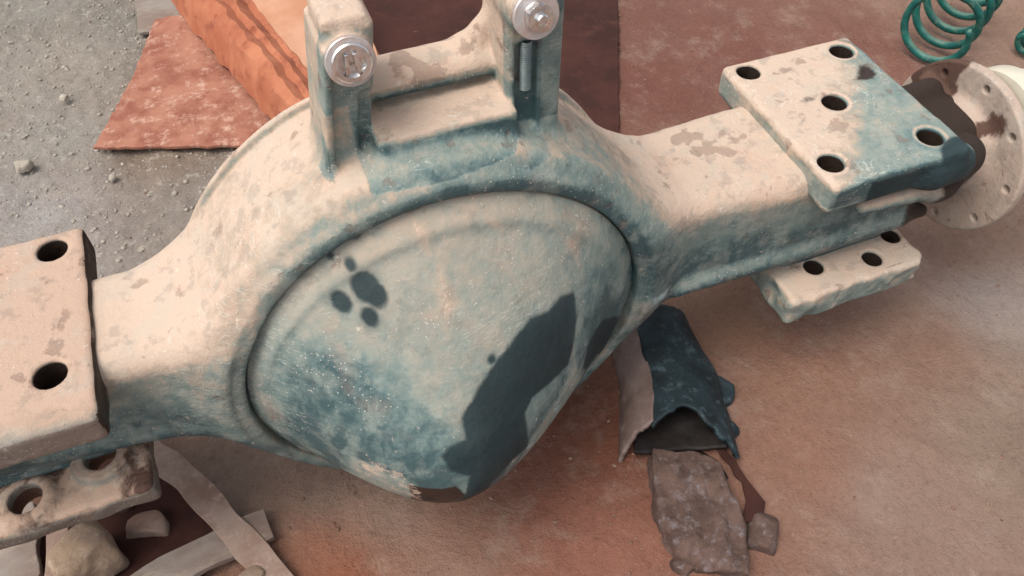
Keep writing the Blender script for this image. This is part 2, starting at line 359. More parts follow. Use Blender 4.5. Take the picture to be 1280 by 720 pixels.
# ------------------------------------------------------------ the axle
axle = thing('truck_axle', 'big truck axle housing in scraped blue green paint caked with tan mud', 'axle', (0, 0, GZ))
INV = Vector((0, 0, -GZ))
def part(name, V, F, mat, parent=None, smooth=True, **kw):
    V = np.array(V, float); V[:, 2] -= GZ
    return mk(name, V, F, mat, parent or axle, smooth, **kw)
BC = (0, 0, .30)
def armz(x):
    return .26
def f_house(P):
    X, Y, Z = P
    bowl = cyl(P, (0, .006, .30), 1, .259, .078, .020)
    bowl = smin(bowl, cyl(P, (0, -.052, .30), 1, .243, .026, .006), .01)
    # arms: upper face level, underside rising outwards on the left
    zb = np.interp(np.clip(X, -.6, .9), [-.6, -.42, -.32, -.22, .2, .3, .62, .9], [.285, .285, .275, .240, .240, .236, .236, .262]).astype(np.float32)
    zt = np.interp(np.clip(X, -.6, .9), [-.6, -.3, -.2, .2, .3, .64, .69, .9], [.394, .402, .41, .41, .396, .390, .352, .34]).astype(np.float32)
    hy = np.interp(np.clip(X, -.6, .9), [-.6, -.3, 0, .3, .42, .63, .69, .9], [.066, .070, .078, .074, .084, .084, .044, .042]).astype(np.float32)
    zc = (zb + zt) / 2; hz = (zt - zb) / 2; r = .026
    qy = np.abs(Y - .010) - (hy - r); qz = np.abs(Z - zc) - (hz - r); qx = np.maximum(-.62 - X, X - .77)
    arm = np.sqrt(np.maximum(qy, 0) ** 2 + np.maximum(qz, 0) ** 2) + np.minimum(np.maximum(qy, qz), 0) - r
    arm = np.maximum(arm, qx)
    d = smin(bowl, arm, .07)
    # ridge round the cover and the groove inside it
    d = smin(d, torus(P, (0, -.0705, .30), 1, .2320, .0055), .008)
    d = smin(d, torus(P, (0, -.045, .30), 1, .2445, .006), .012)
    d = smax(d, -cyl(P, (0, -.12, .30), 1, .2245, .052), .003)      # recess that the cover sits in
    d = smax(d, -cyl(P, (0, -.15, .30), 1, .238, .064), .006)
    # ridges cast along the lower flank of the arms
    d = smin(d, seg(P, (.30, -.066, .258), (.66, -.070, .268), .008, .009), .02)
    d = smin(d, seg(P, (-.27, -.056, .268), (-.42, -.054, .296), .008, .008), .02)
    # torque rod bracket: two uprights and the web that links them
    Q = [X - (Z - .62) * .13, Y, Z]; lx = -.058
    up = rbox(Q, (lx + .004, .010, .580), (.019, .034, .104), .006)
    up = smin(up, rbox(Q, (lx - .001, .004, .680), (.019, .026, .010), .004), .006)
    up = smin(up, rbox(Q, (lx - .018, .004, .590), (.004, .036, .080), .003), .004)
    up = smin(up, cyl(P, (lx + .005, -.012, .660), 1, .0195, .020, .003), .004)
    up = smax(up, -rbox(Q, (lx + .021, -.034, .574), (.0115, .018, .046), .003), .003)
    ur = rbox(P, (.112, .010, .60), (.027, .034, .13), .006)
    ur = smin(ur, cyl(P, (.104, -.014, .668), 1, .022, .022, .003), .004)
    ur = smax(ur, -rbox(P, (.103, -.030, .585), (.0105, .013, .048), .004), .002)
    ur = smax(ur, -rbox(P, (.1275, -.032, .590), (.0075, .008, .048), .004), .003)
    web = rbox(P, (.030, .032, .590), (.078, .024, .011), .010)
    web = smin(web, rbox(P, (.030, .040, .56), (.070, .018, .03), .004), .003)
    web = smin(web, rbox(P, (.024, -.004, .560), (.066, .034, .013), .004), .004)
    web = smin(web, seg(P, (.070, .036, .600), (.092, .030, .632), .012, .009), .018)
    web = smin(web, seg(P, (-.042, .022, .597), (-.032, .026, .597), .011, .012), .008)
    br = smin(smin(up, web, .004), smin(ur, web, .006), .003)
    d = smin(d, br, .014)
    d = smin(d, torus(P, (0, .076, .30), 1, .2615, .0045), .004)
    d = smin(d, seg(P, (-.085, .016, .51), (-.16, .014, .465), .024, .02), .03)
    d = smin(d, seg(P, (.14, .012, .49), (.20, .010, .43), .024, .018), .04)
    # saddles under the spring seats and bosses at the far end
    d = smin(d, rbox(P, (.545, .0, .262), (.085, .060, .050), .012), .02)
    d = smin(d, rbox(P, (-.44, .0, .29), (.085, .050, .040), .012), .02)
    d = smin(d, seg(P, (.635, -.075, .345), (.70, -.055, .340), .036, .030), .02)
    d = smin(d, seg(P, (.64, .05, .345), (.74, .06, .35), .022, .018), .02)
    d = smin(d, seg(P, (.52, -.092, .345), (.64, -.092, .340), .009, .014), .012)
    d = smin(d, cyl(P, (.73, .01, .295), 0, .055, .04, .01), .02)
    for hx_, hy_ in ((-.372, .115), (-.379, -.049), (.472, .117), (.611, .112), (.538, .025), (.606, -.071), (.468, -.067)):
        d = smax(d, -cyl(P, (hx_, hy_, .39), 2, .0165, .021, 0), .002)
    return d
V, F = surfnet(f_house, (-.60, -.125, .03), (.79, .085, .74), .0026)
Xv, Yv, Zv = V.T
lump = vnoise(V, 26, 5, 3) * .0012 + vnoise(V, 90, 6, 2) * .0004
nrm = V - np.stack([Xv, 0 * Xv + .004, np.where(np.hypot(Xv, Zv - .3) < .27, .3, .32)], 1); nrm /= np.linalg.norm(nrm, axis=1)[:, None] + 1e-9
V = V + nrm * lump[:, None]
rr = np.hypot(Xv, Zv - .30)
dust = np.zeros(len(V))
arm_f = np.clip((Zv - .345) / .05, -1, 1)
wo = np.clip((rr - .245) / .06, 0, 1); wo = wo * wo * (3 - 2 * wo)
dust += wo * (.24 * arm_f + .10)                     # mud thins out towards the underside
ang = np.arctan2(Zv - .3, Xv)
ring = (1 - wo) * np.clip((-.01 - Yv) / .03, 0, 1) * np.clip((.568 - Zv) / .01, 0, 1)
dust += ring * (.04 + .14 * np.exp(-((ang - 2.6) / .5) ** 2) - .10 * np.exp(-((ang - .35) / .35) ** 2))
dust += .12 * (1 - wo) * np.clip((Yv + .02) / .02, 0, 1)
dust -= .30 * np.exp(-((ang - 1.25) / .75) ** 2) * (1 - wo) * np.clip((.03 - Yv) / .02, 0, 1) * np.clip((.57 - Zv) / .008, 0, 1)
brk = (Zv > .545) & (Yv < -.012) & (Zv < .70); dust += np.where(brk, -.30, 0)
dust += np.where((np.abs(Xv - .103) < .014) & (Yv < -.012) & (Zv > .53) & (Zv < .635), -.15, 0)
dust += np.where((np.abs(Xv + .072) < .013) & brk & (Zv < .61), .34, 0)
stain_shade = np.full(len(V), -1.)
dust += .35 * np.clip((Zv - .678) / .006, 0, 1) * (Xv < 0)
dust += .22 * (np.abs(Xv - .03) < .055) * (Yv < .008) * (Zv > .568)*(Zv<.58) - .25 * (np.abs(Xv - .03) < .06) * (Yv > .004) * (Yv < .02) * (Zv > .57) * (Zv < .588)
dust += .25 * (np.abs(Xv - .03) < .07) * (Zv > .594)
grime_shade = np.clip((Xv - .60) / .04, 0, 1) * np.clip((.395 - Zv) / .02, 0, 1) * .85
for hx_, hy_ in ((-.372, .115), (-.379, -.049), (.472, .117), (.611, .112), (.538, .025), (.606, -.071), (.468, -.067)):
    grime_shade = np.maximum(grime_shade, 1.0 * (np.hypot(Xv - hx_, Yv - hy_) < .018) * (Zv > .366) * (Zv < .400) * (Yv > -.065))  # brown dirt in the bolt holes, also darkening them like shade
groove = np.exp(-((rr - .2195) / .0035) ** 2) * (Yv < -.066)
dust -= .35 * groove
fk = .16 * np.exp(-((Xv - .35) / .06) ** 2 - ((Yv - .03) / .035) ** 2) * (Zv > .38) + .12 * np.exp(-((Xv - .03) / .06) ** 2) * (Zv > .59)
glint_f = .75 * np.exp(-((Xv - .262) / .032) ** 2 - ((Zv - .275) / .016) ** 2) * (Yv < -.03) + .35 * np.exp(-((Xv - .36) / .05) ** 2 - ((Zv - .262) / .012) ** 2) * (Yv < -.03)  # pale cyan highlight painted on the lower flank of the right arm
part('housing', V, F, M_house, attrs={'glint': glint_f, 'flecks': fk, 'dust': dust, 'stain_shade': stain_shade, 'grime_shade': grime_shade})

# domed cover
NR, NT_ = 170, 460
u = np.linspace(0, 1, NR + 1)[1:]; th = np.linspace(0, 2 * np.pi, NT_, endpoint=False)
U, TH = np.meshgrid(u, th, indexing='ij')
k = np.clip(1 - U ** 1.6, 0, 1) ** 1.15
cx_ = .2222 * U * np.cos(TH) - .038 * k; cz_ = .30 + .2222 * U * np.sin(TH) - .030 * k
cy_ = -.0745 - .163 * k - .004 * np.exp(-((U - .93) / .03) ** 2)
V = np.stack([cx_.ravel(), cy_.ravel(), cz_.ravel()], 1)
V = np.concatenate([V, [[-.038, -.236, .270]]])
# the rim turns back into the housing
rim = np.stack([.2205 * np.cos(th), 0 * th - .055, .30 + .2205 * np.sin(th)], 1)
V = np.concatenate([V, rim])
V[:, 1] += .0030 * vnoise(V, 9, 21, 2) + .0006 * vnoise(V, 60, 22, 3)
I = np.arange(NR * NT_).reshape(NR, NT_); J = np.roll(I, -1, 1)
F = [(I[i, j], I[i + 1, j], J[i + 1, j], J[i, j]) for i in range(NR - 1) for j in range(NT_)]
ctr = NR * NT_; r0 = ctr + 1
F += [(ctr, I[0, j], J[0, j]) for j in range(NT_)]
F += [(I[-1, j], r0 + j, r0 + (j + 1) % NT_, J[-1, j]) for j in range(NT_)]
px, pz = V[:, 0], V[:, 2]
st1 = [(.119, .397), (.101, .405), (.083, .402), (.062, .409), (.043, .402), (.016, .392), (-.008, .377), (-.03, .359), (-.032, .338), (-.048, .336), (-.058, .328), (-.053, .31), (-.036, .296), (-.045, .262), (-.06, .22), (-.015, .21), (-.013, .262), (.016, .274), (.037, .270), (.036, .324), (.048, .335), (.082, .329), (.101, .326), (.111, .348), (.118, .37)]
st2 = [(.205, .27), (.165, .318), (.15, .322), (.134, .313), (.128, .284), (.142, .255), (.19, .20)]
sd_ = np.maximum(poly_sd(px, pz, st1), poly_sd(px, pz, st2))
for x, z, r in [(-.084, .469, .0125), (-.078, .463, .010), (-.109, .457, .0085), (-.088, .446, .0075), (-.082, .509, .005), (-.092, .487, .0045), (.012, .395, .004), (-.107, .492, .003), (.002, .33, .003)]:
    sd_ = np.maximum(sd_, r - np.hypot(px - x, pz - z))
teal = poly_sd(px, pz, [(-.157, .422), (-.180, .376), (-.19, .30), (-.15, .26), (-.096, .25), (-.045, .30), (-.04, .345), (-.078, .395), (-.111, .419)])
teal2 = poly_sd(px, pz, [(.125, .417), (.175, .38), (.21, .30), (.20, .22), (.12, .25), (.118, .37)])
sm = lambda v, a, b: np.clip((v - a) / (b - a), 0, 1)
dust = -.30 * sm(teal, -.02, .015) - .16 * sm(teal2, -.01, .02) + .12 * sm(pz, .42, .50)
dust += .5 * sm(poly_sd(px, pz, [(-.145, .305), (-.10, .298), (-.07, .27), (-.08, .22), (-.15, .24)]), -.006, .006)
for pl in ([(-.030, .517), (-.016, .503), (-.022, .486), (-.030, .499)], [(-.016, .477), (-.006, .447), (-.022, .438), (-.025, .46)], [(.038, .50), (.05, .495), (.055, .485), (.044, .49)], [(.105, .47), (.125, .44), (.135, .40), (.128, .44)]):
    dust += .3 * sm(poly_sd(px, pz, pl), -.004, .003)
dust += .30 * sm(poly_sd(px, pz, [(.04, .27), (.11, .31), (.13, .26), (.08, .22), (.02, .23)]), -.006, .006) * 1
rr = np.hypot(px, pz - .3); dust += .05 * np.exp(-((rr - .20) / .01) ** 2)
grime_shade = np.zeros(len(V))
gb = poly_sd(px, pz, [(-.098, .287), (-.095, .22), (-.03, .20), (-.035, .262), (-.05, .29)])
grime_shade += .75 * sm(gb, -.004, .006)
part('cover', V, F, M_cover, attrs={'dust': dust, 'stain_shade': sd_, 'grime_shade': grime_shade, 'flecks': 0 * grime_shade - .02, 'glint': .45 * sm(poly_sd(px, pz, [(.035, .27), (.10, .31), (.12, .27), (.07, .23), (.02, .24)]), -.006, .006) + .25 * sm(teal2, 0, .01), 'pale': .55 * sm(poly_sd(px, pz, [(-.135, .315), (-.10, .31), (-.085, .285), (-.08, .24), (-.15, .26)]), -.008, .004) + .42 * np.exp(-((pz - .49) / .05) ** 2 - ((px + .02) / .10) ** 2)})  # pale highlights painted on the lower right of the cover

# spring seats
def seat(name, xc, hx, y0, y1, holes, z0, z1, mat, extra=None, lo=None, hi=None, bias=None, hr=.0155, label=None, rim=0, chip=0, smear_shade=None, blind=False):
    yc, hy = (y0 + y1) / 2, (y1 - y0) / 2; zc, hz = (z0 + z1) / 2, (z1 - z0) / 2
    def fn(P):
        d = rbox(P, (xc, yc, zc), (hx, hy, hz), .007)
        if extra: d = extra(P, d)
        for (x, y) in holes:
            if rim: d = smin(d, cyl(P, (x, y, z1 - .002), 2, hr + .010, .005, .002), .01)
        for (x, y) in holes: d = smax(d, -cyl(P, (x, y, (z0 + .1 if blind else zc)), 2, hr, (.097 if blind else .1), 0), .003)
        return d
    V, F = surfnet(fn, (xc - hx - .02, y0 - .03, z0 - .05), (xc + hx + .05, y1 + .02, z1 + .02), .0024)
    edge = np.maximum(np.abs(V[:, 0] - xc) / hx, np.abs(V[:, 1] - yc) / hy)
    amt = np.where(edge > .93, 1, .25)
    V[:, 2] += (.0010 * vnoise(V, 30, 31, 3) - .0030 * np.clip(vnoise(V, 45, 33, 2), 0, 1) * chip) * amt
    V[:, 0] += .0016 * vnoise(V, 40, 34, 2) * (edge > .93) * (1 + chip * 3); V[:, 1] += .0016 * vnoise(V, 40, 35, 2) * (edge > .93) * (1 + chip * 3)
    du = np.zeros(len(V)) + (bias(V) if bias else 0)
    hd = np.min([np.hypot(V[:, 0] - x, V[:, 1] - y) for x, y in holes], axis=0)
    gm = 1.3 * ((hd < hr + .002) & (V[:, 2] < z1 - .005)) - .0  # hole walls and floors coloured dark: dirt plus the shade of the recess
    du = du - .16 * np.exp(-((hd - hr - .006) / .008) ** 2)
    du = du + .5 * np.exp(-((hd - hr - .0035) / .0022) ** 2) * (V[:, 2] > z1 - .004)
    sm_, stn = (smear_shade(V) if smear_shade else (0 * hd, 0 * hd - 1.))
    o = part(name, V, F, mat, attrs={'dust': du, 'stain_shade': stn, 'grime_shade': np.maximum(gm, sm_), 'flecks': 0 * hd + .03})
    if label: o['label'] = label
    return o
bl = lambda V: np.where(V[:, 2] > .405, .12, -.10) - .28 * np.clip((-.085 - V[:, 1]) / .02, 0, 1) - .2 * np.clip((-.05 - V[:, 1]) / .06, 0, 1)
seat('spring_seat', -.4375, .098, -.113, .141, [(-.372, .115), (-.379, -.049), (-.505, .115), (-.505, -.05)], .372, .410, M_seatL, bias=bl, blind=True, smear_shade=lambda V: (.62 * (V[:, 0] > -.3425) * (V[:, 2] < .408), 0 * V[:, 0] - 1), label='pinkish tan spring seat plate at the near end of the axle')
def br_(V):
    q = (V[:, 0] - .45) / .19 - (V[:, 1] - .02) / .24
    return np.where(V[:, 2] > .405, .16, -.02) - .72 * np.clip((q - .32) / .40, 0, 1) * (V[:, 2] > .38) + .25 * (V[:, 0] < .453)
def exr(P, d):
    return smin(d, seg(P, (.60, -.098, .380), (.648, -.085, .372), .020, .025), .02)
def smr(V):
    x, y, z = V.T
    band = .44 * np.exp(-((y - (.045 + .15 * (x - .54))) / .014) ** 2) * np.clip((x - .455) / .03, 0, 1) * np.clip((.64 - x) / .03, 0, 1) + .38 * np.exp(-((x - .615) / .02) ** 2 - ((y - .07) / .03) ** 2)
    st = np.minimum(.03 - np.hypot((x - .632) * .8, (y + .112) * 1.0), .006)
    st = np.maximum(st, np.minimum(x - .500, np.minimum(-.100 - y, .404 - z)))  # shaded front face below the plate edge, painted dark
    return band + .35 * (x < .452) * (np.abs(y - .06) < .03), st
seat('spring_seat', .5425, .0975, -.107, .139, [(.472, .117), (.611, .112), (.538, .025), (.606, -.071), (.468, -.067)], .370, .413, M_seatR, bias=br_, blind=True, extra=exr, smear_shade=smr, label='tan and blue grey spring seat plate with five bolt holes')
# lower clamp plates with broken edges
def brk_(P, d):                               # broken right end
    for bx, by, bz, br2 in ((.668, -.128, .215, .022), (.655, -.125, .19, .014), (.668, -.085, .225, .010), (.630, -.128, .222, .009), (.610, -.126, .182, .008), (.667, -.03, .22, .014)):
        d = smax(d, -(np.sqrt((P[0] - bx) ** 2 + (P[1] - by) ** 2 + (P[2] - bz) ** 2) - br2), .003)
    return d
blw = lambda V: .05 + .18 * (V[:, 2] > .235) + .30 * np.clip((V[:, 0] - .56) / .05, 0, 1)
seat('clamp_plate', .552, .107, -.118, .11, [(.507, -.072), (.590, -.088), (.640, -.062)], .174, .220, M_seatR, bias=lambda V: .08 + .15 * np.clip((V[:, 0] - .56) / .05, 0, 1), hr=.0135, chip=.7, extra=brk_, label='lower clamp plate with a chipped corner')
def exl(P, d):
    d = smin(d, cyl(P, (-.388, -.052, .254), 2, .030, .012, .004), .012)
    return smin(d, cyl(P, (-.464, -.074, .248), 2, .028, .012, .004), .012)
seat('clamp_plate', -.433, .092, -.105, .10, [(-.388, -.052), (-.464, -.072)], .226, .254, M_low, bias=lambda V: .10 - .65 * np.clip((.250 - V[:, 2]) / .012, 0, 1), extra=exl, smear_shade=lambda V: (.13 * (V[:, 2] > .248), 0 * V[:, 0] - 1), hr=.0165, chip=.35, label='grimy brown lower clamp plate with round bosses')

# bolts, washers
def lathe(name, prof, mat, M4, parent, n=40, smooth=True, hexa=None):
    bm = bmesh.new(); rings = []
    for r, z in prof:
        rg = []
        for i in range(n):
            a = 2 * math.pi * i / n; q = r
            if hexa and hexa[0] <= z <= hexa[1]:
                aa = (a + math.pi / 6) % (math.pi / 3) - math.pi / 6; q = min(r, hexa[2] / math.cos(aa))
            rg.append(bm.verts.new(M4 @ Vector((q * math.cos(a), q * math.sin(a), z))))
        rings.append(rg)
    for A, B in zip(rings, rings[1:]):
        for i in range(n): bm.faces.new((A[i], A[(i + 1) % n], B[(i + 1) % n], B[i]))
    bm.faces.new(rings[0][::-1]); bm.faces.new(rings[-1])
    for v in bm.verts: v.co.z -= GZ
    o = bmo(name, bm, mat, parent, smooth)
    if smooth:
        m = o.modifiers.new('edge', 'EDGE_SPLIT'); m.split_angle = math.radians(32)
    return o
def bolt(x, z, y, tilt, big):
    M4 = Matrix.Translation((x, y, z)) @ Matrix.Rotation(math.radians(90 - tilt), 4, 'X') @ Matrix.Scale(.84, 4)
    ws = lathe('washer', [(.0165, .000), (.0240, .000), (.0245, .001), (.0245, .005), (.0235, .0062), (.0150, .0062)], M_boltdusty, M4, axle)
    if big:
        b = lathe('bolt_head', [(.0100, .005), (.0145, .0055), (.0150, .007), (.0150, .015), (.0135, .0175), (.005, .0178), (.0, .0178)][:-1], M_bolt, M4, axle, 48, True, (.0060, .0160, .0128))
        lathe('stud_end', [(.0058, .0175), (.0060, .022), (.0045, .0235)], M_bolt, M4, b, 20)
    else:
        b = lathe('bolt_head', [(.0185, .006), (.0195, .0065), (.0195, .010), (.0180, .0115), (.0135, .0115), (.0125, .0065), (.003, .0062)], M_bolt, M4, axle, 40)
        for s_ in (-1, 1):
            bm = bmesh.new(); bmesh.ops.create_cube(bm, size=1, matrix=M4 @ Matrix.Translation((s_ * .0048, .0, .0095)) @ Matrix.Rotation(s_ * .10, 4, 'Z') @ Matrix.Diagonal((.0048, .021, .006, 1)))
            for v in bm.verts: v.co.z -= GZ
            bmo('drive_tab', bm, M_bolt, b, False, .0012)
bolt(-.053, .660, -.0335, 14, False)
bolt(.104, .668, -.0370, 14, True)
# threaded rod set in the channel of the right upright
bm = bmesh.new(); n = 20; prev = None
for i in range(0, 47):
    z = .583 + i * .0011; r = .0045 + (.0011 if i % 2 else 0)
    ring_ = [bm.verts.new((.103 + r * math.cos(2 * math.pi * q / n), -.022 + r * math.sin(2 * math.pi * q / n), z - GZ)) for q in range(n)]
    if prev:
        for q in range(n): bm.faces.new((prev[q], prev[(q + 1) % n], ring_[(q + 1) % n], ring_[q]))
    prev = ring_
bmo('threaded_rod', bm, M_thread, axle, False)

# brake flange disc and spindle
def f_disc(P):
    d = cyl(P, (.772, .006, .284), 0, .121, .0075, .003)
    d = smin(d, cyl(P, (.762, .006, .290), 0, .066, .014, .006), .015)
    d = smin(d, seg(P, (.758, .06, .34), (.758, .085, .345), .012, .010), .012)
    for i in range(9):
        a = 2 * math.pi * (i + .35) / 9
        d = smax(d, -cyl(P, (.772, .006 + .104 * math.cos(a), .284 + .104 * math.sin(a)), 0, .0052, .05, 0), .002)
    return d
V, F = surfnet(f_disc, (.745, -.13, .15), (.80, .15, .42), .0022)
gm = .50 * np.exp(-(((V[:, 1] - .08) / .045) ** 4 + ((V[:, 2] - .36) / .05) ** 4)) + .40 * np.exp(-(((V[:, 1] + .035) / .022) ** 2 + ((V[:, 2] - .355) / .03) ** 2)) - .06
part('flange_disc', V, F, M_disc, attrs={'dust': .08 + 0 * gm, 'stain_shade': 0 * gm - 1, 'grime_shade': gm})
M4 = Matrix.Translation((.785, -.015, .332)) @ Matrix.Rotation(math.radians(90), 4, 'Y')
lathe('spindle', [(.076, 0), (.076, .03), (.068, .045), (.056, .10), (.054, .16), (.048, .165), (.048, .24), (.045, .245)], M_cream, M4, axle, 64)

# ------------------------------------------------------------ flat and bent steel on the ground
def slab(name, poly, z, t, mat, label, cat, tiltf=None, bevel=.0015, rag=.002, seed=0, group=None):
    """a plate from its outline (world metres), z = underside"""
    pts = []
    for i in range(len(poly)):
        a, b = Vector(poly[i]), Vector(poly[(i + 1) % len(poly)]); n = max(1, int((b - a).length / .012))
        for j in range(n): pts.append(a.lerp(b, j / n))
    r = random.Random(seed)
    pts = [p + Vector((r.uniform(-rag, rag), r.uniform(-rag, rag))) for p in pts]
    zf = tiltf or (lambda x, y: 0)
    cxm = sum(p.x for p in pts) / len(pts); cym = sum(p.y for p in pts) / len(pts)
    bm = bmesh.new(); vs = [bm.verts.new((p.x - cxm, p.y - cym, zf(p.x, p.y))) for p in pts]
    f = bm.faces.new(vs); f.normal_update()
    if f.normal.z < 0: f.normal_flip()
    r_ = bmesh.ops.extrude_face_region(bm, geom=[f])
    for v in [g for g in r_['geom'] if isinstance(g, bmesh.types.BMVert)]: v.co.z += t
    o = bmo(name, bm, mat, None, False, bevel); o.location = (cxm, cym, z)
    return tag(o, label, cat, group)
slab('rusty_plate', [(-.424, .745), (-.345, .92), (-.275, 1.13), (-.10, 1.12), (.08, .95), (.05, .62), (-.15, .645)], GZ + .010, .007, M_rustplate, 'flat rusty pink steel plate on the gravel behind the axle', 'steel plate', lambda x, y: .004 * (x + .4), seed=1)
slab('rusty_plate', [(-.315, 1.10), (-.30, 1.45), (.02, 1.40), (-.02, 1.09)], GZ + .002, .008, M_slab, 'grey brown steel plate at the top edge behind the rusty pink plate', 'steel plate', seed=2)
slab('brown_sheet', [(.10, .55), (.17, 1.5), (.62, 1.40), (.71, .90), (.45, .36), (.2, .38)], GZ + .004, .006, M_brownplate, 'dark brown rusted sheet lying behind the two bracket uprights', 'steel sheet', seed=3)

# bent orange channel: a profile of folds swept along its length
def swept(name, path, profile, mat, label=None, cat=None, thick=.004, parent=None, wob=.002, seed=0):
    """path: list of (x, y, z, scale); profile: list of (side, up)"""
    V = []; n = len(profile)
    pa = [Vector(p[:3]) for p in path]
    for i, p in enumerate(path):
        t = (pa[min(i + 1, len(pa) - 1)] - pa[max(i - 1, 0)]).normalized(); sde = t.cross(Vector((0, 0, 1))).normalized()
        for (s_, u_) in profile: V.append(pa[i] + sde * s_ * p[3] + Vector((0, 0, 1)) * u_ * p[3])
    V = np.array([tuple(v) for v in V]); V += wob * np.stack([vnoise(V, 30, seed + q, 2) for q in range(3)], 1)
    o0 = V.mean(0); o0[2] = V[:, 2].min()
    F = [(i * n + j, i * n + j + 1, (i + 1) * n + j + 1, (i + 1) * n + j) for i in range(len(path) - 1) for j in range(n - 1)]
    o = mk(name, V - o0, F, mat, parent, True); o.location = o0
    m = o.modifiers.new('solid', 'SOLIDIFY'); m.thickness = thick; m.offset = 0
    m = o.modifiers.new('edge', 'EDGE_SPLIT'); m.split_angle = math.radians(38)
    if label: tag(o, label, cat)
    return o
def lerp_path(a, b, n, sa=1, sb=1, sag=0):
    return [tuple(a[i] + (b[i] - a[i]) * t for i in range(2)) + (a[2] + (b[2] - a[2]) * t - sag * math.sin(math.pi * t), sa + (sb - sa) * t) for t in np.linspace(0, 1, n)]
chan = thing('rusted_channel', 'bright orange rusted channel beam running from top edge to behind the left bracket upright', 'steel beam', (-.07, 1.0, GZ + .02))
for nm, prof, mat, th_ in [('flange', [(-.075, -.01), (-.066, .020), (-.05, .052), (-.03, .062), (-.012, .05), (.0, .058), (.018, .040), (.030, .046)], M_orange, .005),
                           ('web_plate', [(.030, .046), (.06, .05), (.10, .056), (.170, .056), (.19, .0)], M_peach, .005)]:
    o = swept(nm, lerp_path((-.150, 1.20, GZ + .03), (-.015, .56, GZ + .06), 44, 1.15, .85), [(-a, b) for a, b in prof], mat, None, None, th_, None, .008, 5)
    o.parent = chan; o.location = Vector(o.location) - chan.location

# coil springs, upper right
def coil(label, p, axis_, R_, wire, turns, pitch, flat=1.0, phase=0):
    A = Vector(axis_).normalized(); Q = A.to_track_quat('Z', 'Y').to_matrix()
    N = int(turns * 40); m = 12; V = []; F = []
    cs = [Q @ Vector((R_ * math.cos(2 * math.pi * i / 40 + phase), R_ * math.sin(2 * math.pi * i / 40 + phase), pitch * i / 40)) for i in range(N + 1)]
    for i, c_ in enumerate(cs):
        t = (cs[min(i + 1, N)] - cs[max(i - 1, 0)]).normalized(); s_ = t.cross(A).normalized(); u_ = s_.cross(t)
        rw = wire * (1 if 3 < i < N - 3 else .8)
        for j in range(m): V.append(c_ + s_ * rw * math.cos(2 * math.pi * j / m) + u_ * rw * math.sin(2 * math.pi * j / m))
    for i in range(N):
        for j in range(m): F.append((i * m + j, i * m + (j + 1) % m, (i + 1) * m + (j + 1) % m, (i + 1) * m + j))
    F.append(tuple(range(m))[::-1]); F.append(tuple(N * m + j for j in range(m)))
    o = mk('coil_spring', [tuple(v) for v in V], F, M_coil); o.location = p
    return tag(o, label, 'coil spring', 'green coil springs at the upper right')
coil('green coil spring with wide open turns just behind the brake disc', (1.160, .422, GZ + .076), (.84, .50, .06), .066, .0076, 4.4, .060, phase=2.6)
coil('small green coil spring above the cream tube end at the right edge', (1.375, .372, GZ + .03), (.8, .35, .05), .022, .006, 2.5, .022, phase=.4)

# broken casting on the soil below the cover's right side
scr = thing('broken_casting', 'torn open tubular casting with dark blue green paint lying on the red soil', 'scrap casting', (.28, -.06, GZ))
def shell(name, mat, a0, a1, path, ragr=0, ragend=0, thick=.006, seed=0):
    n = 40; m = 44; V = []
    for i in range(m):
        t = i / (m - 1); c_ = np.array([np.interp(t, [0, .5, 1], [path[q][k] for q in range(3)]) for k in range(5)])
        for j in range(n):
            s_ = j / (n - 1); e1 = a1 - ragr * (.5 + .5 * vnoise(np.array([[t * 7, 3, seed]]), 1.0, seed, 3)[0])
            a = math.radians(a0 + (e1 - a0) * s_)
            te = ragend * .020 * vnoise(np.array([[s_ * 4.3, 1, seed]]), 1.0, seed + 3, 5)[0] * t
            te = te * t - .036 * t * t * t * max(0, math.sin(a)) ** 2
            dxy = np.array([path[2][0] - path[0][0], path[2][1] - path[0][1]]); dxy /= np.linalg.norm(dxy); sd2 = np.array([-dxy[1], dxy[0]])
            off = sd2 * (c_[3] * math.cos(a)) + dxy * te
            V.append((c_[0] + off[0], c_[1] + off[1], c_[2] + c_[4] * math.sin(a)))
    V = np.array(V); V += .0055 * np.stack([vnoise(V, 22, seed + q, 4) for q in range(3)], 1); V = V - np.array(scr.location)
    F = [(i * n + j, i * n + j + 1, (i + 1) * n + j + 1, (i + 1) * n + j) for i in range(m - 1) for j in range(n - 1)]
    o = mk(name, V, F, mat, scr, True)
    md = o.modifiers.new('solid', 'SOLIDIFY'); md.thickness = thick; md.offset = -1
    return o
M_scrapteal = simple('scrap_teal', lin(42, 60, 66, .6), lin(30, 40, 44, .55), 22, .6, 0, .0016, c3=lin(80, 98, 104, .7))
M_scrapgrey = simple('scrap_grey', lin(140, 120, 112, .75), lin(118, 96, 86, .75), 14, .8, 0, .001, c3=lin(152, 134, 128, .8))
pth = [(.336, .030, GZ + .000, .054, .050), (.312, -.080, GZ + .000, .068, .054), (.272, -.185, GZ + .002, .074, .060)]
shell('side_wall', M_scrapgrey, 186, 118, pth, 0, .4, .006, 41)
shell('inner_floor', M_dark, 200, 340, [(p[0], p[1], p[2] + .024, p[3] * .93, p[4] * .25) for p in pth], 0, 0, .004, 43)  # near-black floor puts the shade of the open end into its colour
shell('curved_shell', M_scrapteal, 120, 14, pth, 62, 1.8, .006, 45)
